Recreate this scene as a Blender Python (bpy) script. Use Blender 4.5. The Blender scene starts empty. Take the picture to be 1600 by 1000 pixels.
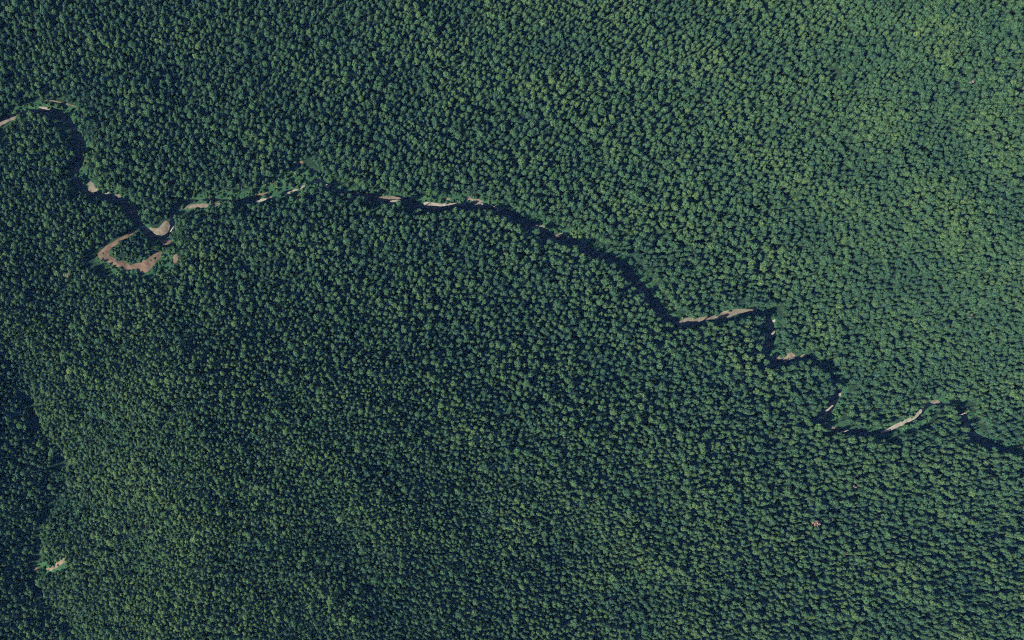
import bpy, bmesh, math, random
import numpy as np
from mathutils import Vector, Matrix
from mathutils.geometry import delaunay_2d_cdt

R = math.radians
rng = np.random.default_rng(11)
random.seed(11)
scene = bpy.context.scene
COL = scene.collection

# ------------------------------------------------------------------ camera
S = 0.5                       # metres per photograph pixel on the valley floor
W, H = 1600, 1000
ALT = 850.0                  # flying height
NAD = (-200.0, -60.0)         # point straight below the aircraft
cam_d = bpy.data.cameras.new('camera')
cam = bpy.data.objects.new('camera', cam_d); COL.objects.link(cam)
cam.location = (NAD[0], NAD[1], ALT)
cam_d.sensor_width = 36.0
cam_d.lens = 36.0 * ALT / (W * S)
cam_d.shift_x = (0 - NAD[0]) / (W * S)
cam_d.shift_y = (0 - NAD[1]) / (W * S)
cam_d.clip_start = 1.0
cam_d.clip_end = 6000
scene.camera = cam

# ------------------------------------------------------------------ light
SUN_EL, SUN_AZ = 39.0, 246.0          # late afternoon, from the west-south-west
w = bpy.data.worlds.new('World'); scene.world = w; w.use_nodes = True
nt = w.node_tree
bg = nt.nodes['Background']
sky = nt.nodes.new('ShaderNodeTexSky')
sky.sky_type = 'NISHITA'; sky.sun_disc = False
sky.sun_elevation = R(SUN_EL); sky.sun_rotation = R(SUN_AZ)
nt.links.new(sky.outputs[0], bg.inputs[0])
bg.inputs[1].default_value = 0.06
sd = bpy.data.lights.new('sun', 'SUN'); sd.energy = 5.0; sd.angle = R(0.5); sd.color = (1.0, 0.93, 0.82)
sun = bpy.data.objects.new('sun', sd); COL.objects.link(sun)
tow = Vector((math.sin(R(SUN_AZ)) * math.cos(R(SUN_EL)), math.cos(R(SUN_AZ)) * math.cos(R(SUN_EL)), math.sin(R(SUN_EL))))
sun.rotation_euler = (-tow).to_track_quat('-Z', 'Y').to_euler()
sun.location = tow * 1000
vs = scene.view_settings
vs.view_transform = 'Standard'; vs.look = 'None'; vs.gamma = 1; vs.use_curve_mapping = False
vs.exposure = 1.28
scene.cycles.max_bounces = 4
scene.cycles.diffuse_bounces = 2
scene.cycles.transmission_bounces = 2
scene.cycles.volume_bounces = 0
scene.cycles.filter_width = 1.1
scene.cycles.use_denoising = False
scene.cycles.use_adaptive_sampling = False

# ------------------------------------------------------------------ helpers
def plane(px, py):
    "photograph pixel -> point of the valley-floor plane"
    return (np.asarray(px, float) - W / 2) * S, (H / 2 - np.asarray(py, float)) * S

def seg_dist(X, Y, P, Q):
    "distance to polyline P with per-point value Q (interpolated at the nearest place)"
    best = np.full(X.shape, 1e18); val = np.zeros(X.shape); side = np.zeros(X.shape)
    for i in range(len(P) - 1):
        ax, ay = P[i]; bx, by = P[i + 1]
        dx, dy = bx - ax, by - ay
        t = np.clip(((X - ax) * dx + (Y - ay) * dy) / (dx * dx + dy * dy + 1e-9), 0, 1)
        d = (X - ax - t * dx) ** 2 + (Y - ay - t * dy) ** 2
        m = d < best
        best = np.where(m, d, best)
        val = np.where(m, Q[i] + (Q[i + 1] - Q[i]) * t, val)
        side = np.where(m, np.sign(dx * (Y - ay) - dy * (X - ax)), side)
    return np.sqrt(best), val, side

def smooth(a, b, x):
    t = np.clip((x - a) / (b - a), 0, 1)
    return t * t * (3 - 2 * t)

def inside(X, Y, poly):
    r = np.zeros(X.shape, bool)
    n = len(poly)
    for i in range(n):
        x1, y1 = poly[i]; x2, y2 = poly[(i + 1) % n]
        if y1 == y2: continue
        c = ((y1 > Y) != (y2 > Y)) & (X < (x2 - x1) * (Y - y1) / (y2 - y1) + x1)
        r ^= c
    return r

class Noise:
    "smooth value noise made of random plane waves"
    def __init__(s, wl, n=24, seed=0):
        g = np.random.default_rng(seed)
        a = g.uniform(0, 2 * np.pi, n); k = 2 * np.pi / (wl * g.uniform(.65, 1.6, n))
        s.kx, s.ky, s.p = np.cos(a) * k, np.sin(a) * k, g.uniform(0, 6.28, n); s.n = n
    def __call__(s, X, Y):
        r = np.zeros(np.shape(X))
        for i in range(s.n): r = r + np.sin(s.kx[i] * X + s.ky[i] * Y + s.p[i])
        return r / math.sqrt(s.n / 2)

def chaikin(p, n=2, closed=True):
    p = [tuple(map(float, q)) for q in p]
    for _ in range(n):
        o = []
        rngi = range(len(p)) if closed else range(len(p) - 1)
        if not closed: o.append(p[0])
        for i in rngi:
            a, b = p[i], p[(i + 1) % len(p)]
            o.append((a[0] * .75 + b[0] * .25, a[1] * .75 + b[1] * .25))
            o.append((a[0] * .25 + b[0] * .75, a[1] * .25 + b[1] * .75))
        if not closed: o.append(p[-1])
        p = o
    return p

def to_plane(poly):
    return [tuple(float(v) for v in plane(x, y)) for x, y in poly]

def tag(o, label=None, cat=None, group=None, kind=None):
    if label: o['label'] = label
    if cat: o['category'] = cat
    if group: o['group'] = group
    if kind: o['kind'] = kind
    return o

def mesh_obj(name, verts, faces, mat, parent=None, smooth_shade=False):
    m = bpy.data.meshes.new(name)
    m.from_pydata(verts, [], faces); m.update()
    if mat: m.materials.append(mat)
    if smooth_shade:
        m.polygons.foreach_set('use_smooth', [True] * len(m.polygons))
    o = bpy.data.objects.new(name, m); COL.objects.link(o)
    if parent: o.parent = parent
    return o

# ------------------------------------------------------------------ materials
def new_mat(name):
    m = bpy.data.materials.new(name); m.use_nodes = True
    n = m.node_tree
    for x in list(n.nodes): n.nodes.remove(x)
    out = n.nodes.new('ShaderNodeOutputMaterial')
    return m, n, out

def nd(n, t, **k):
    x = n.nodes.new(t)
    for a, b in k.items(): setattr(x, a, b)
    return x

def ramp(n, stops):
    r = nd(n, 'ShaderNodeValToRGB')
    e = r.color_ramp.elements
    e[0].position, e[0].color = stops[0][0], (*stops[0][1], 1)
    e[1].position, e[1].color = stops[-1][0], (*stops[-1][1], 1)
    for p, c in stops[1:-1]:
        q = e.new(p); q.color = (*c, 1)
    return r

def leaf_material(name, stops, trans=0.22):
    m, n, out = new_mat(name)
    at = nd(n, 'ShaderNodeAttribute', attribute_type='INSTANCER', attribute_name='tint')
    r = ramp(n, stops)
    n.links.new(at.outputs['Fac'], r.inputs[0])
    geo = nd(n, 'ShaderNodeNewGeometry')
    mr = nd(n, 'ShaderNodeMapRange')
    mr.inputs['To Min'].default_value = 0.62; mr.inputs['To Max'].default_value = 1.42
    n.links.new(geo.outputs['Random Per Island'], mr.inputs['Value'])
    mx = nd(n, 'ShaderNodeMix', data_type='RGBA', blend_type='MULTIPLY'); mx.inputs['Factor'].default_value = 1
    n.links.new(r.outputs[0], mx.inputs[6])
    comb = nd(n, 'ShaderNodeCombineColor')
    for i in range(3): n.links.new(mr.outputs[0], comb.inputs[i])
    n.links.new(comb.outputs[0], mx.inputs[7])
    d = nd(n, 'ShaderNodeBsdfDiffuse'); t = nd(n, 'ShaderNodeBsdfTranslucent')
    mixs = nd(n, 'ShaderNodeMixShader'); mixs.inputs[0].default_value = trans
    n.links.new(mx.outputs[2], d.inputs[0]); n.links.new(mx.outputs[2], t.inputs[0])
    n.links.new(d.outputs[0], mixs.inputs[1]); n.links.new(t.outputs[0], mixs.inputs[2])
    n.links.new(mixs.outputs[0], out.inputs[0])
    return m

LEAF = leaf_material('foliage', [(0.0, (.029, .068, .041)), (.35, (.044, .094, .044)), (.7, (.068, .122, .047)), (1.0, (.096, .148, .052))])
SHRUB = leaf_material('shrub_foliage', [(0.0, (.030, .088, .048)), (.5, (.052, .128, .056)), (1.0, (.104, .170, .064))])
DEAD = leaf_material('dead_foliage', [(0.0, (.20, .17, .15)), (1.0, (.22, .135, .105))], .1)

def noise_mat(name, c1, c2, scale, rough=.9, c3=None, bump=.3):
    m, n, out = new_mat(name)
    tc = nd(n, 'ShaderNodeTexCoord')
    no = nd(n, 'ShaderNodeTexNoise'); no.inputs['Scale'].default_value = scale; no.inputs['Detail'].default_value = 6; no.inputs['Roughness'].default_value = .65
    n.links.new(tc.outputs['Object'], no.inputs['Vector'])
    r = ramp(n, [(.32, c1), (.5, c3 or tuple((a + b) / 2 for a, b in zip(c1, c2))), (.68, c2)])
    n.links.new(no.outputs[0], r.inputs[0])
    b = nd(n, 'ShaderNodeBsdfPrincipled'); b.inputs['Roughness'].default_value = rough
    b.inputs['Specular IOR Level'].default_value = .2
    n.links.new(r.outputs[0], b.inputs['Base Color'])
    bp = nd(n, 'ShaderNodeBump'); bp.inputs['Strength'].default_value = bump; bp.inputs['Distance'].default_value = .5
    n.links.new(no.outputs[0], bp.inputs['Height']); n.links.new(bp.outputs[0], b.inputs['Normal'])
    n.links.new(b.outputs[0], out.inputs[0])
    return m

BARK = noise_mat('bark', (.022, .020, .017), (.06, .054, .046), 3.0)
WOOD = noise_mat('bleached_wood', (.30, .27, .23), (.46, .42, .37), 2.0)
SAND = noise_mat('river_sand', (.070, .060, .046), (.172, .150, .118), .35)
GRAVEL = noise_mat('pale_gravel', (.12, .108, .09), (.25, .23, .195), .5)
MUD = noise_mat('dry_mud', (.062, .043, .030), (.140, .098, .068), .28)
SOIL = noise_mat('bare_soil', (.06, .05, .032), (.17, .13, .09), .4)

def ground_material():
    m, n, out = new_mat('forest_floor')
    at = nd(n, 'ShaderNodeAttribute', attribute_name='bank')
    tc = nd(n, 'ShaderNodeTexCoord')
    no = nd(n, 'ShaderNodeTexNoise'); no.inputs['Scale'].default_value = .25; no.inputs['Detail'].default_value = 8; no.inputs['Roughness'].default_value = .7
    n.links.new(tc.outputs['Object'], no.inputs['Vector'])
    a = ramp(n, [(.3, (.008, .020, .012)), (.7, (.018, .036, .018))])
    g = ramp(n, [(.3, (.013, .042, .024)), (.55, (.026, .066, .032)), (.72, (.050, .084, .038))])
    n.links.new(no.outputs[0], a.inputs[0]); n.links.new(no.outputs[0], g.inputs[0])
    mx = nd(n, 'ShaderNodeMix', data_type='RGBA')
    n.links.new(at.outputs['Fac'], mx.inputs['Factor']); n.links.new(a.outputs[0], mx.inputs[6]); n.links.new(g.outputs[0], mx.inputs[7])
    b = nd(n, 'ShaderNodeBsdfDiffuse')
    n.links.new(mx.outputs[2], b.inputs[0]); n.links.new(b.outputs[0], out.inputs[0])
    return m
GROUND = ground_material()

def water_material():
    m, n, out = new_mat('river_water')
    b = nd(n, 'ShaderNodeBsdfPrincipled')
    b.inputs['Base Color'].default_value = (.003, .004, .006, 1)
    b.inputs['Roughness'].default_value = .12; b.inputs['IOR'].default_value = 1.33
    tc = nd(n, 'ShaderNodeTexCoord')
    no = nd(n, 'ShaderNodeTexNoise'); no.inputs['Scale'].default_value = .8; no.inputs['Detail'].default_value = 3
    bp = nd(n, 'ShaderNodeBump'); bp.inputs['Strength'].default_value = .15; bp.inputs['Distance'].default_value = .1
    n.links.new(tc.outputs['Object'], no.inputs['Vector']); n.links.new(no.outputs[0], bp.inputs['Height']); n.links.new(bp.outputs[0], b.inputs['Normal'])
    n.links.new(b.outputs[0], out.inputs[0])
    return m
WATER = water_material()

# ------------------------------------------------------------------ the river's course (photograph pixels, half width in pixels)
RIVER = [(-260, 330, 6), (-160, 268, 6), (-60, 222, 5), (0, 189, 5), (25, 180, 4), (48, 173, 4), (70, 175, 5), (90, 179, 7), (108, 190, 8), (119, 208, 8), (127, 228, 7),
         (126, 246, 6), (114, 262, 6), (112, 276, 6), (122, 288, 6), (135, 301, 6), (152, 305, 6), (172, 308, 5), (190, 314, 6), (202, 326, 7),
         (212, 340, 7), (222, 356, 6), (232, 366, 5), (246, 373, 5), (260, 370, 4), (268, 360, 4), (270, 345, 4), (268, 332, 5), (274, 324, 5), (290, 316, 3),
         (310, 312, 2.4), (340, 312, 2), (372, 314, 2), (396, 312, 2), (420, 311, 2), (436, 304, 2), (455, 300, 2), (476, 292, 2), (492, 283, 2.2), (504, 283, 3.5), (512, 291, 5),
         (524, 300, 6), (545, 304, 6), (570, 308, 6), (600, 312, 6), (630, 316, 7), (656, 322, 7), (690, 325, 6), (720, 322, 6), (748, 322, 7),
         (775, 331, 8), (800, 341, 8), (830, 355, 8), (860, 369, 8), (890, 380, 8), (925, 394, 8), (958, 410, 8), (983, 430, 9), (1002, 452, 10),
         (1016, 474, 10), (1034, 494, 9), (1060, 505, 7), (1092, 504, 5), (1106, 497, 4), (1130, 492, 3), (1158, 487, 3), (1180, 487, 5), (1196, 493, 7), (1204, 506, 7),
         (1205, 520, 7), (1199, 536, 7), (1194, 552, 7), (1202, 563, 7), (1222, 566, 5), (1240, 560, 4), (1256, 559, 4), (1272, 566, 6), (1290, 579, 8),
         (1306, 594, 7), (1310, 610, 6), (1304, 626, 6), (1291, 645, 7), (1282, 660, 6), (1294, 669, 4), (1318, 674, 4), (1348, 677, 5), (1374, 677, 4),
         (1400, 667, 3), (1424, 656, 3), (1440, 642, 4), (1450, 631, 4), (1464, 629, 3), (1484, 632, 4), (1498, 640, 6), (1506, 656, 9), (1514, 674, 9),
         (1528, 688, 8), (1550, 697, 6), (1575, 705, 6), (1600, 717, 6), (1660, 745, 6), (1760, 775, 6), (1900, 800, 6)]
SIDE = [(455, 258, 1), (470, 257, 2), (487, 264, 2.5), (500, 274, 2.5), (508, 284, 2)]
rp = chaikin([(p[0], p[1]) for p in RIVER], 1, False)
rw_src = [p[2] * (1.02 if p[2] >= 5 and p[0] > 740 else 1.05 if p[2] >= 6 else 1.0) for p in RIVER]
rw = [rw_src[0]]
for i in range(len(rw_src) - 1):
    rw += [rw_src[i] * .75 + rw_src[i + 1] * .25, rw_src[i] * .25 + rw_src[i + 1] * .75]
rw.append(rw_src[-1])
RP = to_plane(rp); RW = [v * S for v in rw]
SP = to_plane([(p[0], p[1]) for p in SIDE]); SW = [p[2] * S for p in SIDE]
GULLY = to_plane([(-10, 520), (25, 600), (60, 660), (112, 738), (70, 800), (55, 860), (48, 900), (80, 950), (118, 990), (130, 1080), (140, 1250)])

# sand and mud (photograph pixels)
SANDS = [
 ('sand_bar', SAND, 'thin reddish sand strip beside the shallow upstream reach of the river', [(-20, 203), (-8, 196), (6, 189), (22, 183), (27, 181), (24, 186), (12, 191), (0, 198), (-16, 207)]),
 ('sand_bar', GRAVEL, 'narrow whitish sand sliver at the top of the shaded upstream bend', [(60, 166), (70, 167), (80, 169), (79, 173), (70, 171), (62, 169)]),
 ('gravel_strip', SOIL, 'long hair-thin pale strip along the upper rim of the shaded upstream bend', [(60, 157), (80, 156), (100, 160), (118, 166), (117, 167), (98, 161.4), (80, 157.4), (62, 158)]),
 ('sand_bar', SAND, 'blotchy tan sand patch on the bank below the shaded bend', [(135, 286), (140, 283), (147, 286), (147, 291), (154, 296), (151, 300), (143, 301), (137, 296), (140, 291)]),
 ('sand_bar', GRAVEL, 'tiny pale sand dab between two larger bank patches', [(162, 300), (170, 299), (170, 303), (164, 304)]),
 ('sand_bar', SAND, 'slanting tan sand streak on the grassy bank', [(174, 301), (182, 301), (190, 306), (187, 310), (181, 306)]),
 ('beach', SAND, 'half-moon sandy beach inside the hairpin bend above the horseshoe flat', [(232, 355), (238, 356), (244, 357), (249, 355), (253, 350), (257, 345), (262, 345), (266, 351), (265, 360), (259, 366), (252, 369), (244, 367), (237, 361)]),
 ('mud_flat', MUD, 'brown horseshoe-shaped dried mud flat of the old river loop', [(216, 361), (206, 360), (200, 365), (188, 371), (175, 379), (163, 386), (155, 393), (152, 399), (155, 405), (164, 408), (173, 412), (180, 416), (187, 420), (185, 426), (193, 426), (200, 422), (215, 421), (222, 427), (230, 425), (240, 416), (246, 407), (253, 399), (253, 393), (246, 393), (236, 399), (228, 403), (222, 408), (214, 412), (204, 411), (194, 408), (182, 405), (176, 402), (170, 398), (170, 391), (179, 384), (190, 377), (203, 369)]),
 ('mud_flat', MUD, 'small brown mud patch right of the horseshoe tip', [(247, 377), (258, 374), (267, 374), (266, 381), (258, 383), (253, 381)]),
 ('sand_bar', SOIL, 'pale scarred bank beside the horseshoe mud flat', [(270, 401), (275, 396), (279, 399), (278, 408), (273, 413), (270, 408)]),
 ('sand_bar', SAND, 'long tan sand bar beside the narrow grassy reach', [(282, 327), (295, 320), (310, 318), (330, 317), (347, 317), (341, 322), (325, 324), (305, 326), (292, 326)]),
 ('sand_bar', MUD, 'upper of two short orange-brown sand dashes on the brushy flat', [(397, 305), (405, 302), (417, 299), (420, 302), (410, 306), (402, 307)]),
 ('sand_bar', GRAVEL, 'lower pale gravel dash at the water below the orange-brown dash', [(395, 315), (405, 312), (415, 308), (424, 306), (425, 309), (412, 314), (402, 317)]),
 ('sand_bar', MUD, 'tiny orange sand dab in the brush', [(419, 288), (428, 282), (431, 284), (424, 289)]),
 ('gravel_strip', GRAVEL, 'slim whitish gravel strip slanting across the brushy flat', [(447, 303), (455, 298), (463, 294), (476, 289), (478, 291), (466, 297), (458, 300), (449, 304)]),
 ('sand_bar', MUD, 'orange sand dab below the whitish gravel strip', [(457, 310), (464, 305), (469, 305), (464, 310)]),
 ('sand_bar', MUD, 'brown sand tip at the head of the side channel', [(462, 254), (468, 251), (475, 253), (470, 257)]),
 ('gravel_strip', GRAVEL, 'pinkish gravel dab where the side channel joins', [(508, 288), (514, 288), (514, 294), (509, 294)]),
 ('gravel_strip', GRAVEL, 'small whitish gravel point below the side channel mouth', [(519, 296), (526, 298), (525, 301), (520, 300)]),
 ('sand_bar', SAND, 'thin tan sand streak along the sunlit bank of the dark reach', [(583, 308), (600, 306), (618, 307), (629, 311), (615, 312), (600, 311)]),
 ('gravel_strip', GRAVEL, 'thin gravel streak standing in the dark water', [(607, 314), (625, 312), (624, 315), (612, 317)]),
 ('gravel_strip', GRAVEL, 'curved whitish gravel edge of the grassy island', [(661, 319), (664, 315), (680, 317), (690, 318), (700, 318), (718, 317), (702, 321), (690, 323), (680, 322), (673, 321), (663, 321)]),
 ('sand_bar', SAND, 'short sand streak behind the grassy island', [(686, 311), (702, 309), (705, 312), (690, 313)]),
 ('sand_bar', SAND, 'angular tan sand bar at the downstream end of the grassy island', [(717, 312), (728, 308), (735, 307), (742, 310), (752, 312), (758, 314), (748, 318), (741, 317), (736, 313), (728, 312)]),
 ('gravel_strip', GRAVEL, 'grey-white gravel bar in the water below the angular sand bar', [(739, 318), (752, 317), (757, 320), (742, 322)]),
 ('sand_bar', SAND, 'hairline sand streak on the sunlit bank of the straight reach', [(830, 350), (850, 352), (857, 355), (845, 355)]),
 ('sand_bar', SAND, 'small bright sand spit on the straight reach', [(867, 366), (878, 364), (884, 366), (876, 370), (868, 370)]),
 ('sand_bar', SAND, 'left half of the long pale sand bar beyond the wide dark reach', [(1059, 504), (1066, 498), (1075, 496), (1090, 497), (1108, 493), (1096, 502), (1092, 503), (1075, 501), (1066, 504)]),
 ('sand_bar', SAND, 'long tapering right half of the long pale sand bar', [(1098, 502), (1111, 494), (1130, 487), (1145, 483), (1160, 482), (1180, 484), (1165, 488), (1150, 491), (1140, 496), (1130, 497), (1115, 500)]),
 ('sand_bar', SAND, 'pointed sand bar below the tight S bend', [(1205, 557), (1215, 552), (1219, 559), (1228, 554), (1234, 550), (1240, 552), (1244, 556), (1236, 561), (1228, 563), (1218, 562), (1211, 559)]),
 ('sand_bar', SAND, 'little sand dash next to the pointed sand bar', [(1249, 556), (1255, 552), (1262, 556), (1252, 559)]),
 ('gravel_strip', GRAVEL, 'tiny gravel dab high on the lit side of the S bend', [(1206, 501), (1211, 498), (1212, 503), (1208, 504)]),
 ('gravel_strip', GRAVEL, 'tiny slanting gravel dab lower on the lit side of the S bend', [(1203, 523), (1210, 514), (1212, 516), (1208, 523)]),
 ('gravel_strip', GRAVEL, 'bright gravel dot on the lit bank of the looping bend', [(1309, 616), (1313, 613), (1314, 618), (1311, 620)]),
 ('gravel_strip', GRAVEL, 'short slanting gravel streak on the lit bank of the looping bend', [(1288, 642), (1295, 636), (1301, 632), (1302, 634), (1294, 641), (1290, 643)]),
 ('sand_bar', MUD, 'thin reddish sand line at the foot of the looping bend', [(1286, 667), (1300, 667), (1315, 669), (1300, 671)]),
 ('gravel_strip', GRAVEL, 'hairline gravel streak after the foot of the looping bend', [(1310, 675), (1322, 672), (1328, 673), (1315, 676)]),
 ('gravel_strip', GRAVEL, 'long curved pale gravel strip round the wooded point', [(1372, 677), (1390, 667), (1405, 660), (1418, 654), (1426, 649), (1433, 644), (1437, 639), (1441, 640), (1435, 649), (1427, 656), (1415, 662), (1400, 669), (1385, 675)]),
 ('sand_bar', SAND, 'small tan sand bar at the end of the curved gravel strip', [(1451, 628), (1456, 625), (1467, 625), (1470, 629), (1458, 631)]),
 ('bare_soil', SOIL, 'small reddish soil scar in the woods above the small sand bar', [(1456, 614), (1462, 608), (1464, 613), (1459, 617)]),
 ('bare_soil', SOIL, 'small pale soil scar at the gully edge', [(52, 886), (57, 883), (61, 888), (60, 894), (56, 894)]),
 ('bare_soil', SOIL, 'largest pale landslip scar on the slope above the gully', [(70, 889), (82, 885), (85, 880), (92, 878), (97, 873), (105, 870), (104, 877), (97, 881), (92, 885), (85, 889), (78, 892)]),
 ('bare_soil', SOIL, 'tiny tan soil scar among the small hillside trees', [(182, 868), (188, 868), (191, 872), (186, 873)]),
 ('bare_soil', SOIL, 'faint tan soil scar far along the slope from the gully', [(273, 929), (281, 926), (281, 931), (275, 933)]),
 ('bare_soil', SOIL, 'upper tan soil scar on the ridge side', [(1591, 561), (1600, 557), (1612, 560), (1600, 563)]),
 ('bare_soil', SOIL, 'lower tan soil scar on the ridge side', [(1595, 579), (1605, 576), (1608, 582), (1598, 583)]),
]
# low brush and grass beside the water (photograph pixels)
BRUSH = [
 [(0, 178), (30, 165), (60, 158), (118, 165), (126, 185), (130, 215), (131, 240), (142, 278), (160, 295), (185, 298), (196, 310), (175, 304), (150, 300), (125, 284), (122, 250), (126, 225), (114, 192), (92, 176), (60, 172), (30, 186), (0, 200)],
 [(278, 312), (300, 303), (340, 298), (400, 296), (418, 286), (440, 272), (462, 256), (486, 262), (506, 280), (500, 296), (470, 306), (440, 314), (400, 320), (345, 326), (285, 331)],
 [(656, 308), (720, 303), (750, 306), (785, 318), (800, 334), (775, 324), (745, 320), (700, 321), (660, 320)],
 [(238, 408), (256, 396), (268, 392), (272, 412), (262, 430), (236, 440), (190, 440), (172, 420), (150, 410), (152, 402), (180, 412), (186, 427), (224, 429)],
 [(166, 392), (216, 361), (232, 360), (245, 372), (248, 380), (252, 392), (236, 386), (225, 372), (200, 376), (180, 390), (176, 402), (210, 408), (232, 396), (236, 400), (214, 412), (180, 405), (166, 398)],
 [(228, 350), (238, 362), (252, 370), (266, 360), (264, 344), (274, 340), (276, 362), (262, 376), (240, 372)],
 [(1206, 495), (1215, 505), (1214, 530), (1224, 552), (1208, 552), (1200, 542), (1208, 515)],
 [(1314, 588), (1326, 600), (1322, 632), (1312, 662), (1292, 666), (1294, 648), (1310, 622)],
 [(1444, 640), (1456, 632), (1466, 634), (1444, 662), (1410, 680), (1380, 681), (1428, 660)],
 [(1446, 613), (1470, 616), (1500, 624), (1516, 645), (1524, 668), (1545, 692), (1536, 693), (1514, 668), (1504, 642), (1490, 630), (1462, 624)],
 [(48, 880), (62, 878), (110, 864), (112, 882), (80, 898), (50, 898)],
 [(1098, 492), (1130, 478), (1165, 480), (1140, 486), (1110, 496)],
 [(560, 306), (600, 302), (640, 308), (640, 314), (600, 308)],
 [(940, 390), (985, 404), (1012, 430), (1034, 466), (1046, 488), (1030, 490), (1012, 462), (985, 424)],
 [(760, 314), (800, 328), (850, 345), (900, 363), (945, 388), (930, 394), (860, 364), (790, 340)],
]
BRUSHP = [to_plane(b) for b in BRUSH]
SANDP = [to_plane(s[3]) for s in SANDS]

# ------------------------------------------------------------------ terrain
N1, N2, N3, N4 = Noise(150, 20, 1), Noise(55, 20, 2), Noise(14, 20, 3), Noise(26, 20, 4)
def hills(X, Y):
    px, py = X / S + W / 2, H / 2 - Y / S
    z = np.zeros(np.shape(X))
    # long ridge along the right-hand side, its near face towards the sun
    xr = 1545 + 25 * np.sin(py / 140.0) + 0.04 * py
    u = px - xr
    ridge = np.where(u < 0, np.exp(-(u / 430.0) ** 2), np.exp(-(u / 120.0) ** 2))
    z += 70 * ridge * (1 - smooth(380, 640, py))
    # rise towards the top of the frame
    z += 26 * smooth(230, -250, py)
    # hill in the lower left, steep towards the gully and gentle on the far side
    xr = 330 + 0.05 * (py - 700)
    u = px - xr
    hill = np.where(u < 0, np.exp(-(u / 165.0) ** 2), np.exp(-(u / 620.0) ** 2))
    z += 52 * hill * smooth(390, 700, py)
    # the far side of the gully
    z += 46 * smooth(70, -190, px) * smooth(330, 640, py)
    # lower right rise
    z += 30 * np.exp(-((px - 1650) / 420.0) ** 2) * smooth(720, 1050, py)
    return z

def height(X, Y):
    X = np.asarray(X, float); Y = np.asarray(Y, float)
    d, hw, _ = seg_dist(X, Y, RP, RW)
    ds, hs, _ = seg_dist(X, Y, SP, SW)
    e = np.minimum(d - hw, ds - hs) + .7 * N4(X, Y) + .5 * N3(X, Y)
    far = smooth(8, 110, d)
    z = hills(X, Y) * far + (2.6 * N1(X, Y) + 1.3 * N2(X, Y)) * far + .25 * N3(X, Y) * smooth(0, 14, d)
    z = z + 2.2 * smooth(2, 22, e)
    dg, _, _ = seg_dist(X, Y, GULLY, [0] * len(GULLY))
    z = z - 7 * np.exp(-(dg / 16.0) ** 2) * smooth(10, 60, d)
    chan = -1.3 + 1.6 * smooth(-2.2, 2.4, e)
    return np.where(e < 2.4, np.minimum(z, 99) * 0 + chan, .3 + z * smooth(2.4, 12, e))

XF0, XF1, YF0, YF1 = -540.0, 560.0, -370.0, 370.0
STEP = 2.0
xs = np.concatenate([[-1500, -1200, -1000, -850, -740, -660, -600, -565], np.arange(XF0, XF1 + .1, STEP), [585, 620, 680, 760, 870, 1000, 1200, 1500]])
ys = np.concatenate([[-1500, -1200, -950, -750, -600, -500, -430, -395], np.arange(YF0, YF1 + .1, STEP), [395, 430, 500, 600, 750, 950, 1200, 1500]])
GX, GY = np.meshgrid(xs, ys)
GZ = height(GX, GY)
def ground_z(X, Y):
    "bilinear height of the terrain sheet"
    X = np.asarray(X, float); Y = np.asarray(Y, float)
    i = np.clip(np.searchsorted(xs, X) - 1, 0, len(xs) - 2); j = np.clip(np.searchsorted(ys, Y) - 1, 0, len(ys) - 2)
    tx = (X - xs[i]) / (xs[i + 1] - xs[i]); ty = (Y - ys[j]) / (ys[j + 1] - ys[j])
    return (GZ[j, i] * (1 - tx) + GZ[j, i + 1] * tx) * (1 - ty) + (GZ[j + 1, i] * (1 - tx) + GZ[j + 1, i + 1] * tx) * ty

def lift(X0, Y0):
    "valley-plane position -> world position of the ground seen there"
    X0 = np.asarray(X0, float); Y0 = np.asarray(Y0, float)
    z = np.zeros(X0.shape)
    for _ in range(5):
        k = (ALT - z) / ALT
        X = NAD[0] + (X0 - NAD[0]) * k; Y = NAD[1] + (Y0 - NAD[1]) * k
        z = ground_z(X, Y)
    return X, Y, z

nx, ny = len(xs), len(ys)
V = np.stack([GX.ravel(), GY.ravel(), GZ.ravel()], 1)
ii, jj = np.meshgrid(np.arange(nx - 1), np.arange(ny - 1))
a = (jj * nx + ii).ravel()
F = np.stack([a, a + 1, a + nx + 1, a + nx], 1)
gm = bpy.data.meshes.new('ground')
gm.vertices.add(len(V)); gm.vertices.foreach_set('co', V.ravel())
gm.loops.add(F.size); gm.loops.foreach_set('vertex_index', F.ravel().astype(np.int32))
gm.polygons.add(len(F)); gm.polygons.foreach_set('loop_start', (np.arange(len(F)) * 4).astype(np.int32)); gm.polygons.foreach_set('loop_total', np.full(len(F), 4, np.int32))
gm.polygons.foreach_set('use_smooth', np.ones(len(F), bool))
gm.update(); gm.validate()
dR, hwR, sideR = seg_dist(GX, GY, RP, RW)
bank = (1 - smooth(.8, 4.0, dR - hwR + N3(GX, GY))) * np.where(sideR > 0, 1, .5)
for b in BRUSHP:
    bank = np.maximum(bank, inside(GX, GY, b).astype(float))
at = gm.attributes.new('bank', 'FLOAT', 'POINT'); at.data.foreach_set('value', bank.ravel().astype(np.float32))
gm.materials.append(GROUND)
ground = bpy.data.objects.new('ground', gm); COL.objects.link(ground)
tag(ground, 'dark forest floor and green banks rolling beneath the trees', 'ground', kind='structure')

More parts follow.
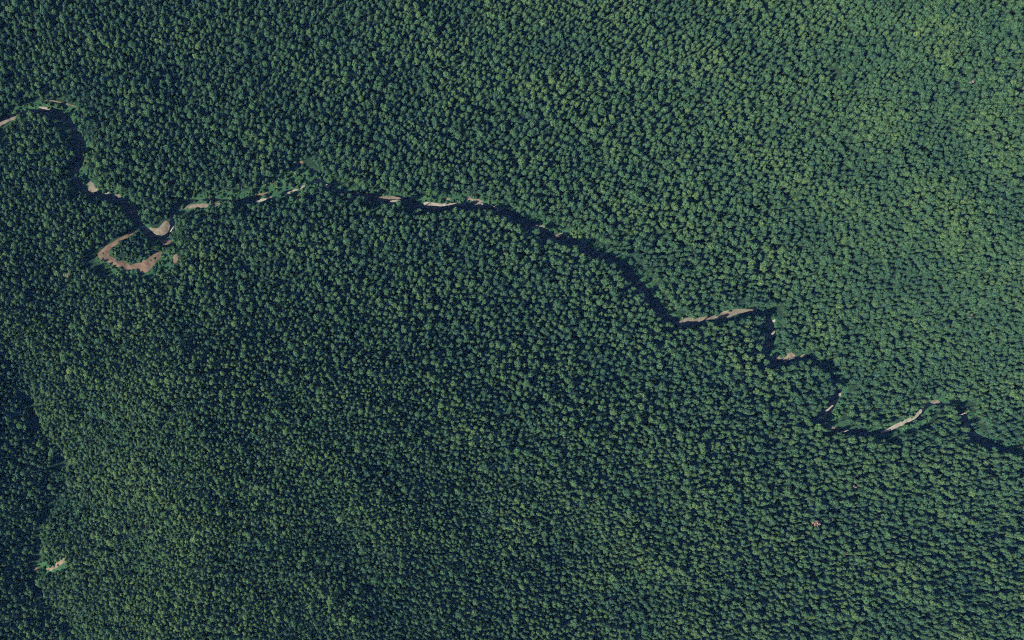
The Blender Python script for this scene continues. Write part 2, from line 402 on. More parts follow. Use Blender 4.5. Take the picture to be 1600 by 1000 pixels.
# water: the sheet that fills the channel
wz = -0.45
cz = np.minimum(np.minimum(GZ[:-1, :-1], GZ[1:, :-1]), np.minimum(GZ[:-1, 1:], GZ[1:, 1:]))
sel = (cz < wz + .05).ravel()
dg2, _, _ = seg_dist((GX[:-1, :-1] + GX[1:, 1:]) / 2, (GY[:-1, :-1] + GY[1:, 1:]) / 2, RP + [], RW)
dg3, _, _ = seg_dist((GX[:-1, :-1] + GX[1:, 1:]) / 2, (GY[:-1, :-1] + GY[1:, 1:]) / 2, SP, SW)
sel &= (np.minimum(dg2, dg3) < 12).ravel()
Fw = F[sel]
u, inv = np.unique(Fw.ravel(), return_inverse=True)
Vw = V[u].copy(); Vw[:, 2] = wz
water = mesh_obj('river', Vw.tolist(), inv.reshape(-1, 4).tolist(), WATER)
tag(water, 'dark narrow river winding through the forest', 'river', kind='structure')

# sand bars, mud flat, scars: thin crowned deposits lying on the ground
def deposit(name, mat, label, poly_px):
    p = chaikin(poly_px, 2)
    # ragged edge
    q = []
    for k, (x, y) in enumerate(p):
        q.append((x + random.uniform(-.7, .7), y + random.uniform(-.45, .45)))
    P = np.array(to_plane(q))
    X, Y, Z = lift(P[:, 0], P[:, 1])
    B = np.stack([X, Y], 1)
    poly = [tuple(v) for v in B]
    x0, y0 = B.min(0); x1, y1 = B.max(0)
    st = 1.0
    gx, gy = np.meshgrid(np.arange(x0, x1 + st, st), np.arange(y0, y1 + st, st))
    gx = gx + rng.uniform(-.25, .25, gx.shape); gy = gy + rng.uniform(-.25, .25, gy.shape)
    m = inside(gx, gy, poly)
    closed = B.tolist() + [B[0].tolist()]
    dd, _, _ = seg_dist(gx, gy, closed, [0] * len(closed))
    m &= dd > .45
    pts = [Vector(v) for v in poly] + [Vector((float(a), float(b))) for a, b in zip(gx[m], gy[m])]
    n = len(poly)
    vo, eo, fo, *_ = delaunay_2d_cdt(pts, [(i, (i + 1) % n) for i in range(n)], [list(range(n))], 1, 1e-4)
    vx = np.array([v.x for v in vo]); vy = np.array([v.y for v in vo])
    de, _, _ = seg_dist(vx, vy, closed, [0] * len(closed))
    z = np.maximum(ground_z(vx, vy) + .12, wz + .10) + .35 * smooth(0, 3, de) + rng.normal(0, .04, vx.shape)
    o = mesh_obj(name, np.stack([vx, vy, z], 1).tolist(), [list(f) for f in fo], mat, smooth_shade=True)
    tag(o, label, name.replace('_', ' '), kind='structure')
    return o
for s in SANDS:
    deposit(*s[:1], s[1], s[2], s[3])

# ------------------------------------------------------------------ tree shapes (unit crown radius 1, base of the trunk at the origin)
def leaf_cloud(lobes, nleaf, size, seed, cone=0.0):
    "leaf-sized quads on the shells of many lobes, facing mostly outwards"
    g = np.random.default_rng(seed)
    verts, faces = [], []
    tot = sum(l[3] ** 2 for l in lobes)
    for (cx, cy, cz, r, sq) in lobes:
        n = max(8, int(nleaf * r * r / tot))
        for _ in range(n):
            while True:
                d = g.normal(size=3); d /= np.linalg.norm(d)
                if d[2] > -.55 or g.random() < .25: break
            rr = r * (g.random() ** .22) * g.uniform(.86, 1.1)
            c = np.array([cx + d[0] * rr, cy + d[1] * rr, cz + d[2] * rr * sq])
            nrm = d + g.normal(size=3) * .42 + np.array([0, 0, .25]); nrm /= np.linalg.norm(nrm)
            t = np.cross(nrm, g.normal(size=3)); t /= np.linalg.norm(t); b = np.cross(nrm, t)
            s = size * g.uniform(.6, 1.35); s2 = s * g.uniform(.55, .9)
            k = len(verts)
            verts += [tuple(c - t * s), tuple(c - b * s2), tuple(c + t * s), tuple(c + b * s2)]
            faces.append((k, k + 1, k + 2, k + 3))
    return verts, faces

def tube(path, sides=6):
    verts, faces = [], []
    for k, (x, y, z, r) in enumerate(path):
        for i in range(sides):
            a = 2 * math.pi * i / sides
            verts.append((x + r * math.cos(a), y + r * math.sin(a), z))
        if k:
            for i in range(sides):
                a0 = (k - 1) * sides + i; a1 = (k - 1) * sides + (i + 1) % sides
                faces.append((a0, a1, a1 + sides, a0 + sides))
    faces.append(tuple(range((len(path) - 1) * sides, len(path) * sides)))
    return verts, faces

def merge(parts):
    V_, F_ = [], []
    for v, f in parts:
        k = len(V_); V_ += v; F_ += [tuple(i + k for i in q) for q in f]
    return V_, F_

def data(name, vf, mat):
    m = bpy.data.meshes.new(name); m.from_pydata(vf[0], [], vf[1]); m.update(); m.materials.append(mat); return m

def make_variant(k, kind):
    "crown radius 1; total height about hgt"
    g = np.random.default_rng(100 + k)
    lobes = []
    if kind == 'broad':
        hgt = g.uniform(4.2, 4.7); base = hgt - g.uniform(2.7, 3.1)
        lobes.append((0, 0, base + 1.2, .66, 1.6))
        lobes.append((g.normal() * .08, g.normal() * .08, hgt - .52, .52, .95))
        n = g.integers(4, 7); a0 = g.uniform(0, 6.28)
        for i in range(n):
            a = a0 + 6.283 * i / n + g.normal() * .2; rr = g.uniform(.44, .74)
            lobes.append((math.cos(a) * rr, math.sin(a) * rr, base + g.uniform(.7, 1.9), g.uniform(.36, .50), 1.25))
        for i in range(4):
            a = g.uniform(0, 6.28); rr = g.uniform(.2, .4)
            lobes.append((math.cos(a) * rr, math.sin(a) * rr, hgt - g.uniform(.7, 1.1), g.uniform(.26, .36), 1.0))
        crown = leaf_cloud(lobes, 640, .17, 200 + k)
    elif kind == 'dome':
        hgt = g.uniform(4.2, 4.7); base = hgt - g.uniform(2.4, 2.8)
        lobes.append((0, 0, hgt - 1.15, .84, 1.35))
        for i in range(6):
            a = 6.283 * i / 6 + g.normal() * .25; rr = g.uniform(.45, .65)
            lobes.append((math.cos(a) * rr, math.sin(a) * rr, base + g.uniform(.4, 1.3), g.uniform(.32, .44), 1.2))
        crown = leaf_cloud(lobes, 620, .16, 200 + k)
    else:  # narrow pointed crown
        hgt = g.uniform(4.6, 5.4); base = 1.5
        n = 9
        for i in range(n):
            t = i / (n - 1); zz = base + (hgt - base - .25) * t; rr = (1 - t) ** .8 * .60 + .10
            for q in range(3 if t < .7 else 1):
                a = g.uniform(0, 6.28); off = rr * .55 if t < .7 else 0
                lobes.append((math.cos(a) * off, math.sin(a) * off, zz, rr * .72 + .06, .8))
        crown = leaf_cloud(lobes, 560, .14, 200 + k)
    tr = .085
    bend = g.normal(size=2) * .06
    parts = [tube([(0, 0, -.35, tr * 1.5), (0, 0, .12, tr * 1.15), (bend[0], bend[1], base * .6, tr * .9), (bend[0] * .6, bend[1] * .6, base + .4, tr * .7), (0, 0, hgt - .7, tr * .25)])]
    for l in lobes[2:7]:
        z0 = max(.8, l[2] - .8 * g.uniform(.7, 1.2))
        parts.append(tube([(bend[0] * .5, bend[1] * .5, z0, tr * .4), (l[0] * .55, l[1] * .55, (z0 + l[2]) / 2 + .05, tr * .28), (l[0], l[1], l[2], tr * .1)], 5))
    return data('crown', crown, LEAF), data('trunk', merge(parts), BARK), hgt

KINDS = ['broad', 'broad', 'broad', 'broad', 'dome', 'dome', 'dome', 'cone', 'cone']
VARS = [make_variant(k, kd) for k, kd in enumerate(KINDS)]

def make_shrub(k):
    g = np.random.default_rng(400 + k)
    lobes = [(0, 0, .55, .6, .95)]
    for i in range(5):
        a = 6.283 * i / 5 + g.normal() * .3; rr = g.uniform(.35, .62)
        lobes.append((math.cos(a) * rr, math.sin(a) * rr, g.uniform(.3, .75), g.uniform(.28, .42), .9))
    cr = data('foliage', leaf_cloud(lobes, 260, .17, 500 + k), SHRUB)
    parts = []
    for l in lobes[1:]:
        parts.append(tube([(0, 0, -.2, .05), (l[0] * .5, l[1] * .5, l[2] * .5, .035), (l[0], l[1], l[2], .015)], 5))
    return cr, data('stem', merge(parts), BARK)
SHRUBS = [make_shrub(k) for k in range(3)]

# ------------------------------------------------------------------ where the trees stand
#  px, py, crown radius (m), tint 0 dark blue-green .. 1 yellow-green, share of pointed crowns
CTRL = np.array([
 (80, 60, 2.7, .34, .1), (400, 60, 2.4, .25, .1), (400, 200, 3.1, .18, .05), (800, 60, 2.3, .42, .1), (700, 220, 3.1, .22, .05), (1100, 60, 2.3, .40, .1),
 (1450, 60, 2.4, .42, .05), (1570, 120, 2.7, .36, .05), (1000, 230, 3.0, .32, .05), (1250, 250, 2.3, .38, .1), (1480, 300, 2.3, .46, .05), (60, 350, 2.3, .30, .1), (200, 230, 3.0, .2, .05),
 (400, 400, 3.1, .22, .05), (150, 500, 2.1, .55, .2), (750, 420, 3.2, .22, .05), (1000, 600, 2.9, .28, .05), (1250, 600, 3.2, .22, .05), (1450, 520, 2.3, .38, .05),
 (180, 850, 2.05, .78, .3), (30, 800, 2.4, .08, .2), (500, 600, 2.2, .36, .2), (550, 700, 2.05, .38, .45), (550, 900, 2.0, .34, .5), (850, 850, 2.1, .36, .35),
 (1100, 800, 2.4, .42, .1), (1350, 850, 2.7, .38, .05), (1560, 850, 2.8, .33, .05), (1000, 980, 2.3, .44, .15), (300, 650, 2.05, .52, .3)], float)
def field(px, py):
    wsum = np.zeros(px.shape); out = [np.zeros(px.shape) for _ in range(3)]
    for c in CTRL:
        q = np.exp(-(((px - c[0]) ** 2 + (py - c[1]) ** 2) / (2 * 130.0 ** 2))) + 1e-7
        wsum += q
        for i in range(3): out[i] += q * c[2 + i]
    return [o / wsum for o in out]

NC = 475000
cx_ = rng.uniform(-250, 1850, NC); cy_ = rng.uniform(-220, 1220, NC)
# trees traced one by one: px, py, crown radius (m)
TRACED = [(203, 391, 2.0), (211, 384, 2.2), (219, 393, 2.1), (187, 388, 1.9), (196, 399, 1.9), (178, 394, 1.7), (207, 377, 1.8), (231, 388, 2.4), (240, 384, 2.2), (222, 403, 1.7),
          (228, 341, 2.9), (236, 347, 2.6), (242, 338, 2.6), (233, 333, 2.7), (246, 346, 2.0), (1296, 345, 2.6), (459, 327, 2.8), (487, 304, 2.7), (510, 308, 2.9), (497, 312, 2.6), (516, 316, 2.6), (478, 301, 2.4),
          (398, 285, 2.8), (392, 278, 2.6), (399, 292, 2.2), (411, 267, 2.6), (94, 216, 2.9), (100, 218, 2.5), (90, 216, 2.4), (75, 227, 2.7), (41, 232, 2.6), (54, 186, 2.8), (68, 194, 2.6), (1242, 563, 2.3), (1252, 566, 2.4), (1238, 569, 2.5),
          (1092, 508, 2.4), (1101, 508, 2.6), (1131, 508, 3.2), (1136, 513, 2.8), (1149, 504, 2.4), (770, 289, 3.0), (778, 284, 3.0), (706, 333, 2.8), (734, 328, 2.6), (733, 338, 2.8), (718, 334, 2.3)]
fx = np.concatenate([[t[0] for t in TRACED], cx_]); fy = np.concatenate([[t[1] for t in TRACED], cy_])
f_r, f_t, f_c = field(fx, fy)
f_h = f_r.copy(); f_r = f_r * .70          # crown radius; the stand's height follows f_h
rad = f_r * np.exp(rng.normal(0, .31, fx.shape)) * np.where(np.arange(len(fx)) >= 302000, .8, 1.0)
rad = np.clip(rad, .95, 2.7)
rad[:len(TRACED)] = [t[2] * .85 for t in TRACED]
rad_h = rad / .70
X0, Y0 = plane(fx, fy)
TX, TY, TZ = lift(X0, Y0)
dr, hw, side = seg_dist(TX, TY, RP, RW)
ds_, hs_, _ = seg_dist(TX, TY, SP, SW)
edge = np.minimum(dr - hw, ds_ - hs_)
ok = edge > np.where(np.arange(len(fx)) < len(TRACED), .3, np.where(side > 0, 2.2 + 1.6 * N4(TX, TY), -.4)) + .4 * rad * rng.uniform(.5, 1.3, rad.shape)
brush = np.zeros(fx.shape, bool)
for b in BRUSHP: brush |= inside(TX, TY, b)
inner = inside(X0, Y0, to_plane([(166, 392), (203, 369), (226, 372), (238, 386), (236, 399), (222, 408), (204, 411), (172, 402)]))
sandy = np.zeros(fx.shape, bool)
for s in SANDS: sandy |= inside(X0, Y0, to_plane(chaikin(s[3], 1)))
# keep the sand clear of crowns, and of the shade of trees on its sunward side
mask = np.zeros((1100, 1900), bool)
myy, mxx = np.mgrid[-50:1050, -150:1750]
for s in SANDS:
    if s[0] == 'bare_soil': continue
    p = np.array(s[3], float); x0, y0 = p.min(0).astype(int) - 2; x1, y1 = p.max(0).astype(int) + 3
    sl = (slice(y0 + 50, y1 + 50), slice(x0 + 150, x1 + 150))
    mask[sl] |= inside(mxx[sl].astype(float), myy[sl].astype(float), chaikin(s[3], 2))
def on_sand(px, py):
    return mask[np.clip(np.round(py).astype(int) + 50, 0, 1099), np.clip(np.round(px).astype(int) + 150, 0, 1899)]
rr_ = rad / S
hit = np.zeros(fx.shape, bool)
for a in np.arange(0, 6.28, .785):
    hit |= on_sand(fx + math.cos(a) * rr_ * .9, fy + math.sin(a) * rr_ * .9)
shl = (f_h * .72 + rad_h * .28) * 5.4 / math.tan(R(SUN_EL)) / S
ux, uy = -math.sin(R(SUN_AZ)), math.cos(R(SUN_AZ))
for t in (.4, .6, .8, .97):
    for l in (-.5, 0, .5):
        hit |= on_sand(fx + ux * shl * t - uy * l * rr_, fy + uy * shl * t + ux * l * rr_) & (rng.random(fx.shape) < .93)
# what the leaning crowns would hide from the air: open water and sand stay in sight
th = (f_h * .72 + rad_h * .28) * 4.9
ka = ALT / (ALT - TZ - th * .8)
AX = NAD[0] + (TX - NAD[0]) * ka; AY = NAD[1] + (TY - NAD[1]) * ka
da, ha, _ = seg_dist(AX, AY, RP, RW)
hit |= (da - ha < np.where(side > 0, .2, rng.uniform(-1.1, .4, fx.shape)) * rad) & (rng.random(fx.shape) < .95)
apx, apy = AX / S + W / 2, H / 2 - AY / S
for a in np.arange(0, 6.28, .785):
    hit |= on_sand(apx + math.cos(a) * rr_ * .8, apy + math.sin(a) * rr_ * .8)
hit[:len(TRACED)] = False
ok &= ~hit
ntr = len(TRACED)
thin = brush & ~inner & (rng.random(fx.shape) < .94)
ok &= ~sandy
ok[ntr:] &= ~thin[ntr:]
isb = brush & ~inner
rad[ntr:] = np.where(isb[ntr:], rad[ntr:] * rng.uniform(.55, .85, len(fx) - ntr), rad[ntr:])
# gaps: windthrow holes and thin places seen as dark spots
G1 = Noise(26, 24, 8)
hole = G1(fx * S, fy * S) > 3.0
ok[ntr:] &= ~hole[ntr:]
# the canopy opens above the gully floor
dgl, _, _ = seg_dist(TX, TY, GULLY, [0] * len(GULLY))
ok[ntr:] &= ~((dgl < 1.2 + 2.6 * N4(TX, TY)) & (dr > 40))[ntr:]
# openings that lie in the shade of taller trees
for gp in [[(72, 178), (105, 182), (118, 205), (128, 235), (126, 245), (108, 240), (98, 212), (80, 200)], [(1180, 490), (1205, 505), (1200, 545), (1190, 562), (1178, 540), (1184, 508)],
           [(1486, 640), (1500, 640), (1512, 668), (1528, 690), (1508, 692), (1492, 668)], [(1266, 640), (1296, 640), (1286, 666), (1264, 664)], [(195, 318), (210, 330), (228, 362), (216, 362), (200, 340)],
           [(500, 294), (545, 300), (600, 312), (640, 318), (640, 324), (560, 314), (512, 304)], [(1010, 455), (1036, 492), (1060, 508), (1035, 506), (1016, 486), (1002, 462)], [(100, 264), (124, 280), (140, 306), (118, 300), (98, 280)]]:
    ok[ntr:] &= ~inside(X0, Y0, to_plane(gp))[ntr:]

PACK, PACK2 = 0.92, 0.66
cell = 5.0; grid = {}
keep = []; N1C = 302000
order = np.nonzero(ok)[0]
calm = np.maximum(smooth(1150, 1400, fx) * smooth(700, 560, fy), .9 * np.exp(-((fx - 185) / 110.0) ** 2 - ((fy - 800) / 230.0) ** 2))        # the even young stand on the right-hand slope
pk_l = (PACK - .17 * calm + rng.uniform(-.28, .14, fx.shape) + .05 * Noise(17, 20, 9)(TX, TY)).tolist()
tx_l, ty_l, r_l = TX.tolist(), TY.tolist(), rad.tolist()
for i in order:
    x, y, r = tx_l[i], ty_l[i], r_l[i]
    a_, b_ = int(x // cell), int(y // cell)
    good = True
    for p in (a_, a_ - 1, a_ + 1):
        for q in (b_, b_ - 1, b_ + 1):
            for j in grid.get((p, q), ()):
                m = (pk_l[i] if i < N1C else PACK2) * (r + r_l[j])
                if (tx_l[j] - x) ** 2 + (ty_l[j] - y) ** 2 < m * m:
                    good = False; break
            if not good: break
        if not good: break
    if good:
        keep.append(i); grid.setdefault((a_, b_), []).append(i)
keep = np.array(keep)
NT = len(keep)
kx, ky, kz, kr = TX[keep], TY[keep], TZ[keep], rad[keep]
kpx, kpy = fx[keep], fy[keep]
ktint = np.clip(f_t[keep] - .10 * calm[keep] * (kpx > 800) + rng.normal(0, .13, NT) + .09 * N2(kx, ky), 0.02, 1)
kcone = rng.random(NT) < f_c[keep]
kvar = np.where(kcone, rng.integers(7, 9, NT), rng.integers(0, 7, NT))
kside_ = side[keep]
khs = (1.04 + rng.uniform(-.17, .17, NT) * (1 - .6 * calm[keep])) * (1 - .15 * calm[keep]) * (.72 * f_h[keep] + .28 * rad_h[keep]) / kr
khs = khs * np.where(keep >= N1C, rng.uniform(.36, .58, NT), 1.0)
khs = np.where((kside_ < 0) & (edge[keep] < 9) & (keep < N1C), khs * 1.22, khs)
khs = np.where(isb[keep], khs * .42, khs)
krot = rng.uniform(0, 6.28, NT)
kedge, kside, kd = edge[keep], side[keep], dr[keep]
print('TREES', NT)

# ------------------------------------------------------------------ single trees: the largest crowns near the water
view = (kpx > 12) & (kpx < 1588) & (kpy > 14) & (kpy < 986)
traced = keep < ntr
score = kr * 1.3 - (keep >= N1C) * 1.5 - .012 * np.clip(kedge, 0, 120) + traced * 3 + (kedge < 9) * .35
score[~view] = -99
single = np.argsort(-score)[:300]
smask = np.zeros(NT, bool); smask[single] = True

PLACES = [(40, 200, 'the shaded upstream bend'), (115, 215, 'the shaded upstream bend'), (150, 300, 'the blotchy sand patches'), (200, 325, 'the dark pool above the hairpin'), (245, 345, 'the half-moon beach'),
          (200, 392, 'the horseshoe mud flat'), (315, 320, 'the long tan sand bar'), (410, 305, 'the orange-brown sand dashes'), (480, 280, 'the brushy flat'), (550, 305, 'the first dark reach'), (620, 312, 'the gravel streaks'),
          (700, 318, 'the grassy island'), (790, 338, 'the straight reach'), (870, 372, 'the bright sand spit'), (950, 405, 'the lower straight reach'), (1010, 465, 'the wide dark bend'),
          (1080, 500, 'the long pale bar'), (1150, 488, 'the long bar tip'), (1200, 520, 'the tight S bend'), (1230, 558, 'the pointed sand bar'), (1295, 590, 'the shaded run'), (1300, 640, 'the looping bend'),
          (1345, 677, 'the foot of the loop'), (1415, 660, 'the curved gravel strip'), (1465, 625, 'the last small sand bar'), (1510, 665, 'the last dark pool'), (1580, 710, 'the outflowing reach')]
PA = np.array([(p[0], p[1]) for p in PLACES], float)
def describe(i):
    px, py = kpx[i], kpy[i]
    k = int(np.argmin((PA[:, 0] - px) ** 2 + (PA[:, 1] - py) ** 2)); pl = PLACES[k][2]
    if inner[keep[i]]:
        return 'small round tree inside the ring of the horseshoe mud flat', 'trees inside the horseshoe mud flat'
    col = 'dark green' if ktint[i] < .16 else 'mid green' if ktint[i] < .36 else 'yellowish'
    sh = 'pointed' if kcone[i] else 'broad-crowned' if kr[i] > 2.6 else 'round-crowned'
    bank = 'sunlit' if kside[i] > 0 else 'shady'
    if kedge[i] < 9: where = f'edging the {bank} bank by {pl}'
    elif kedge[i] < 30: where = f'behind the {bank} bank by {pl}'
    else: where = f'deep in the {bank} side beyond {pl}'
    lab = f'{col} {sh} tree {where}'; gr = f'{col} {sh} trees {where}'
    return lab, gr

def put_tree(i):
    v = int(kvar[i])
    t = bpy.data.objects.new('tree', None); COL.objects.link(t)
    t.empty_display_size = 1
    t.location = (kx[i], ky[i], kz[i] - .1); t.rotation_euler = (0, 0, krot[i]); t.scale = (kr[i] * random.uniform(.9, 1.25), kr[i] * random.uniform(.9, 1.25), kr[i] * khs[i])
    lab, gr = describe(i)
    tag(t, lab, 'tree', gr)
    for nm, me in (('trunk', VARS[v][1]), ('crown', VARS[v][0])):
        o = bpy.data.objects.new(nm, me); COL.objects.link(o); o.parent = t
        o['tint'] = float(ktint[i])
    return t
for v in range(len(VARS)):                       # make sure that every shape stands somewhere as a single tree
    if not (kvar[single] == v).any(): kvar[single[v * 7 + 3]] = v
for i in single: put_tree(i)

# ------------------------------------------------------------------ single shrubs on and round the mud flat
def put_shrub(px, py, r, label, group, tint=.3):
    x, y = plane(px, py); X, Y, Z = lift(np.array([x]), np.array([y]))
    t = bpy.data.objects.new('shrub', None); COL.objects.link(t)
    t.location = (X[0], Y[0], Z[0] + .15); t.scale = (r, r, r * .85); t.rotation_euler = (0, 0, random.uniform(0, 6.28))
    tag(t, label, 'shrub', group)
    k = random.randrange(3)
    for nm, me in (('stem', SHRUBS[k][1]), ('foliage', SHRUBS[k][0])):
        o = bpy.data.objects.new(nm, me); COL.objects.link(o); o.parent = t; o['tint'] = tint
for (x, y, r) in [(161, 396, 1.0), (164, 400, .5)]:
    put_shrub(x, y, r, 'dark little bush alone on the narrow bend of the horseshoe mud flat', 'bushes on the narrow bend of the mud flat', .05)
for (x, y, r) in [(160, 404, .9), (175, 411, .9), (182, 407, 1.3), (186, 407, 1.1)]:
    put_shrub(x, y, r, 'dark bush along the lower edge where the mud flat widens', 'bushes where the mud flat widens', .1)
for (x, y, r) in [(187, 420, 2.0), (190, 422, 1.6), (200, 425, 2.0), (206, 425, 2.2), (213, 424, 2.1), (239, 419, 1.8), (243, 415, 1.6)]:
    put_shrub(x, y, r, 'leafy bush on the outer rim of the horseshoe mud flat', 'bushes on the outer rim of the mud flat', .35)
for (x, y, r) in [(199, 408, 2.0), (204, 411, 2.1), (208, 410, 1.7), (218, 408, 1.9), (226, 404, 1.7), (228, 403, 1.4), (236, 407, .8), (241, 404, 1.3)]:
    put_shrub(x, y, r, 'bush on the inner rim of the horseshoe mud flat', 'bushes on the inner rim of the mud flat', .2)
for (x, y, r) in [(1221, 553, 2.0), (1224, 556, 1.8), (1220, 558, 1.3)]:
    put_shrub(x, y, r, 'leafy bush growing out of the pointed sand bar', 'bushes on the pointed sand bar', .5)

# ------------------------------------------------------------------ fallen trunks and dead trees
def fallen(a, b, r, label, z0=.4):
    (x0, y0), (x1, y1) = to_plane([a, b])
    X, Y, Z = lift(np.array([x0, x1]), np.array([y0, y1]))
    L = math.hypot(X[1] - X[0], Y[1] - Y[0])
    t = bpy.data.objects.new('fallen_trunk', None); COL.objects.link(t)
    t.location = (X[0], Y[0], max(Z[0], wz) + z0); t.rotation_euler = (0, 0, math.atan2(Y[1] - Y[0], X[1] - X[0]))
    tag(t, label, 'log')
    path = [(0, 0, -.3, r * 1.5), (.02 * L, .01, .0, r * 1.3), (.02, .05, L * .1, r), (.1, .1, L * .55, r * .8), (0, 0, L, r * .3)]
    v, f = tube(path, 7); v = [(p[2], p[1], p[0] + r * .4) for p in v]
    mesh_obj('stem', v, f, WOOD, t)
    for k in range(3):
        s = L * (.55 + .15 * k); d = 1 if k % 2 else -1
        v, f = tube([(0, 0, 0, r * .35), (.1, 0, L * .1, r * .2), (.2, 0, L * .18, r * .08)], 5)
        v = [(s + p[2] * .6, d * p[2] * .7 + p[1], p[0] + r * .5) for p in v]
        mesh_obj('branch', v, f, WOOD, t)
fallen((1491, 650), (1509, 645), .35, 'bleached trunk fallen across the last dark pool', 1.2)
fallen((767, 321), (779, 327), .3, 'bleached trunk lying in the water past the grassy island')
fallen((267, 362), (272, 354), .45, 'white bleached trunk by the hairpin bend')
fallen((1168, 507), (1192, 504), .3, 'pale trunk fallen in the shade inside the S bend')
fallen((1223, 566), (1241, 559), .25, 'pale trunk beside the pointed sand bar', .3)

def dead_tree(px, py, r, label, tint, leafy=True):
    x, y = plane(px, py); X, Y, Z = lift(np.array([x]), np.array([y]))
    t = bpy.data.objects.new('dead_tree', None); COL.objects.link(t)
    t.location = (X[0], Y[0], Z[0] - .1); t.scale = (r, r, r * 1.08); t.rotation_euler = (0, 0, random.uniform(0, 6))
    tag(t, label, 'dead tree')
    v, f = tube([(0, 0, -.3, .13), (0, 0, 2.5, .09), (.03, .02, 5.0, .02)])
    mesh_obj('trunk', v, f, WOOD, t)
    for k in range(9):
        a = k * 2.4; z = 2.3 + k * .28; L = 1.0 - k * .06
        v, f = tube([(0, 0, z, .05), (math.cos(a) * L * .5, math.sin(a) * L * .5, z + .3, .03), (math.cos(a) * L, math.sin(a) * L, z + .5, .012)], 5)
        mesh_obj('branch', v, f, WOOD, t)
    g = np.random.default_rng(int(px))
    lobes = [(math.cos(k * 2.4) * .5, math.sin(k * 2.4) * .5, 2.7 + k * .26, .36, .9) for k in range(8)]
    o = mesh_obj('crown', *leaf_cloud(lobes, 260, .13, int(px)), DEAD, t); o['tint'] = tint
for d in [(1262, 815, 3.0, 'reddish-brown dead tree in the forest below the looping river bend', 1.0), (1314, 862, 1.6, 'smaller pinkish dead tree downhill of the reddish-brown one', .8),
          (260, 291, 2.4, 'grey dead tree above the half-moon beach', .0), (109, 432, 2.2, 'grey dead tree below the horseshoe mud flat', .1),
          (1505, 133, 2.0, 'grey dead tree on the ridge slope near the top', .1), (1325, 760, 2.0, 'grey dead tree near the reddish-brown one', .1),
          (1511, 492, 1.2, 'tan dead tree on the right-hand slope above the loop', .6), (787, 798, 1.4, 'tiny reddish dead tree among small pointed trees', 1.0), (58, 764, 1.5, 'brown dead tree just across the gully', .7)]:
    dead_tree(*d)

# ------------------------------------------------------------------ the rest of the forest: one body of trees
def scatter(name, pts, rot, scl, var, tint, protos):
    m = bpy.data.meshes.new(name)
    m.from_pydata(pts.tolist(), [], [])
    def put(n, ty, arr):
        a = m.attributes.new(n, ty, 'POINT')
        a.data.foreach_set('vector' if ty == 'FLOAT_VECTOR' else 'value', np.ascontiguousarray(arr).ravel())
    put('rot', 'FLOAT_VECTOR', rot.astype(np.float32)); put('scl', 'FLOAT_VECTOR', scl.astype(np.float32))
    put('var', 'INT', var.astype(np.int32)); put('tint', 'FLOAT', tint.astype(np.float32))
    o = bpy.data.objects.new(name, m); COL.objects.link(o)
    ng = bpy.data.node_groups.new(name, 'GeometryNodeTree')
    ng.interface.new_socket('Geometry', in_out='INPUT', socket_type='NodeSocketGeometry')
    ng.interface.new_socket('Geometry', in_out='OUTPUT', socket_type='NodeSocketGeometry')
    gi = ng.nodes.new('NodeGroupInput'); go = ng.nodes.new('NodeGroupOutput')
    jn = ng.nodes.new('GeometryNodeJoinGeometry')
    def attr(n, ty):
        q = ng.nodes.new('GeometryNodeInputNamedAttribute'); q.data_type = ty; q.inputs[0].default_value = n
        return next(s for s in q.outputs if s.enabled and s.name == 'Attribute')
    ar, as_, av = attr('rot', 'FLOAT_VECTOR'), attr('scl', 'FLOAT_VECTOR'), attr('var', 'INT')
    for k, (c, t) in enumerate(protos):
        cmp = ng.nodes.new('FunctionNodeCompare'); cmp.data_type = 'INT'; cmp.operation = 'EQUAL'
        ins = [s for s in cmp.inputs if s.enabled]
        ng.links.new(av, ins[0]); ins[1].default_value = k
        j2 = ng.nodes.new('GeometryNodeJoinGeometry')
        for q in (c, t):
            oi = ng.nodes.new('GeometryNodeObjectInfo'); oi.transform_space = 'ORIGINAL'; oi.inputs[0].default_value = q
            ng.links.new(oi.outputs['Geometry'], j2.inputs[0])
        gti = ng.nodes.new('GeometryNodeGeometryToInstance'); ng.links.new(j2.outputs[0], gti.inputs[0])
        iop = ng.nodes.new('GeometryNodeInstanceOnPoints')
        ng.links.new(gi.outputs[0], iop.inputs['Points'])
        ng.links.new(cmp.outputs[0], iop.inputs['Selection'])
        ng.links.new(j2.outputs[0], iop.inputs['Instance'])
        ng.links.new(ar, iop.inputs['Rotation']); ng.links.new(as_, iop.inputs['Scale'])
        ng.links.new(iop.outputs[0], jn.inputs[0])
    ng.links.new(jn.outputs[0], go.inputs[0])
    md = o.modifiers.new('scatter', 'NODES'); md.node_group = ng
    return o

def proto_of(data_c, data_t):
    c = next(o for o in scene.objects if o.data is data_c); t = next(o for o in scene.objects if o.data is data_t)
    return c, t

rest = ~smask
n = int(rest.sum())
pts = np.stack([kx, ky, kz - .1], 1)[rest]
rot = np.zeros((n, 3)); rot[:, 2] = krot[rest]; rot[:, 0] = rng.normal(0, .03, n); rot[:, 1] = rng.normal(0, .03, n)
scl = np.stack([kr, kr, kr * khs], 1)[rest] * np.stack([rng.uniform(.82, 1.3, n), rng.uniform(.82, 1.3, n), rng.uniform(.94, 1.06, n)], 1)
forest = scatter('forest', pts, rot, scl, kvar[rest], ktint[rest], [proto_of(v[0], v[1]) for v in VARS])
tag(forest, 'dense green forest covering both sides of the river to the frame edges', 'forest', kind='stuff')

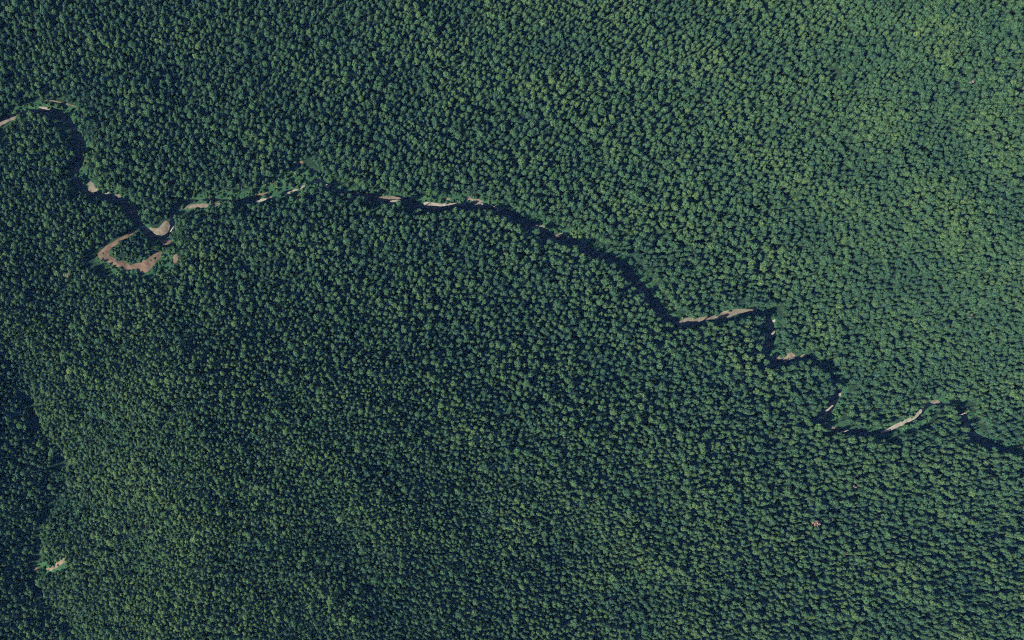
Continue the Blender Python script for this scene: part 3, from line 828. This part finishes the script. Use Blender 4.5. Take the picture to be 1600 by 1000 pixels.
# low brush on the banks and in the flat
NB = 75000
bx = rng.uniform(-60, 1700, NB); by = rng.uniform(100, 940, NB)
x0, y0 = plane(bx, by)
d0, h0, s0 = seg_dist(x0, y0, RP, RW); d1, h1, _ = seg_dist(x0, y0, SP, SW)
e0 = np.minimum(d0 - h0, d1 - h1)
m = (e0 > -.2) & (e0 < np.where(s0 > 0, 5.0 + 2.6 * N4(x0 + 90, y0), 1.2))
for b in BRUSHP: m |= inside(x0, y0, b) & (e0 > .5)
for s in SANDS: m &= ~(inside(x0, y0, to_plane(chaikin(s[3], 1))) & (N3(x0 * 1.6, y0 * 1.6) < (.5 if s[0] == 'bare_soil' else 9 if s[0] == 'mud_flat' else 1.35)))
m &= ~inside(x0, y0, to_plane([(235, 356), (262, 345), (264, 360), (252, 369)]))
x0, y0 = x0[m], y0[m]
bX, bY, bZ = lift(x0, y0)
g2 = {}; kk = []
for i in range(len(bX)):
    c = (int(bX[i] // 2.1), int(bY[i] // 2.1))
    if c in g2: continue
    g2[c] = 1; kk.append(i)
kk = np.array(kk); nb = len(kk)
br = np.clip(1.05 * np.exp(rng.normal(0, .45, nb)), .45, 2.6)
pts = np.stack([bX, bY, bZ - .05], 1)[kk]
rot = np.zeros((nb, 3)); rot[:, 2] = rng.uniform(0, 6.28, nb)
scl = np.stack([br, br, br * rng.uniform(1.1, 2.6, nb)], 1)
bt = np.clip(.52 + .22 * N2(pts[:, 0], pts[:, 1]) + rng.normal(0, .15, nb), 0, 1)
brush_o = scatter('brush', pts, rot, scl, rng.integers(0, 3, nb), bt, [proto_of(s[0], s[1]) for s in SHRUBS])
tag(brush_o, 'low green brush and grass lining the river banks', 'brush', kind='stuff')
print('BRUSH', nb)

# ------------------------------------------------------------------ the air between the aircraft and the trees
def haze_box():
    v = [(x, y, z) for z in (GZ.min() - 1, ALT + 60) for y in (-1600, 1600) for x in (-1600, 1600)]
    f = [(0, 2, 3, 1), (4, 5, 7, 6), (0, 1, 5, 4), (2, 6, 7, 3), (0, 4, 6, 2), (1, 3, 7, 5)]
    m, n, out = new_mat('haze')
    pv = nd(n, 'ShaderNodeVolumePrincipled')
    pv.inputs['Color'].default_value = (.13, .37, 1.0, 1)
    pv.inputs['Density'].default_value = 0.000029
    pv.inputs['Anisotropy'].default_value = 0.0
    pv.inputs['Absorption Color'].default_value = (1, 1, 1, 1)
    n.links.new(pv.outputs[0], out.inputs['Volume'])
    o = mesh_obj('haze', v, f, m)
    o.display_type = 'WIRE'
    tag(o, 'thin bluish summer haze between the aircraft and the forest', 'haze', kind='stuff')
haze_box()
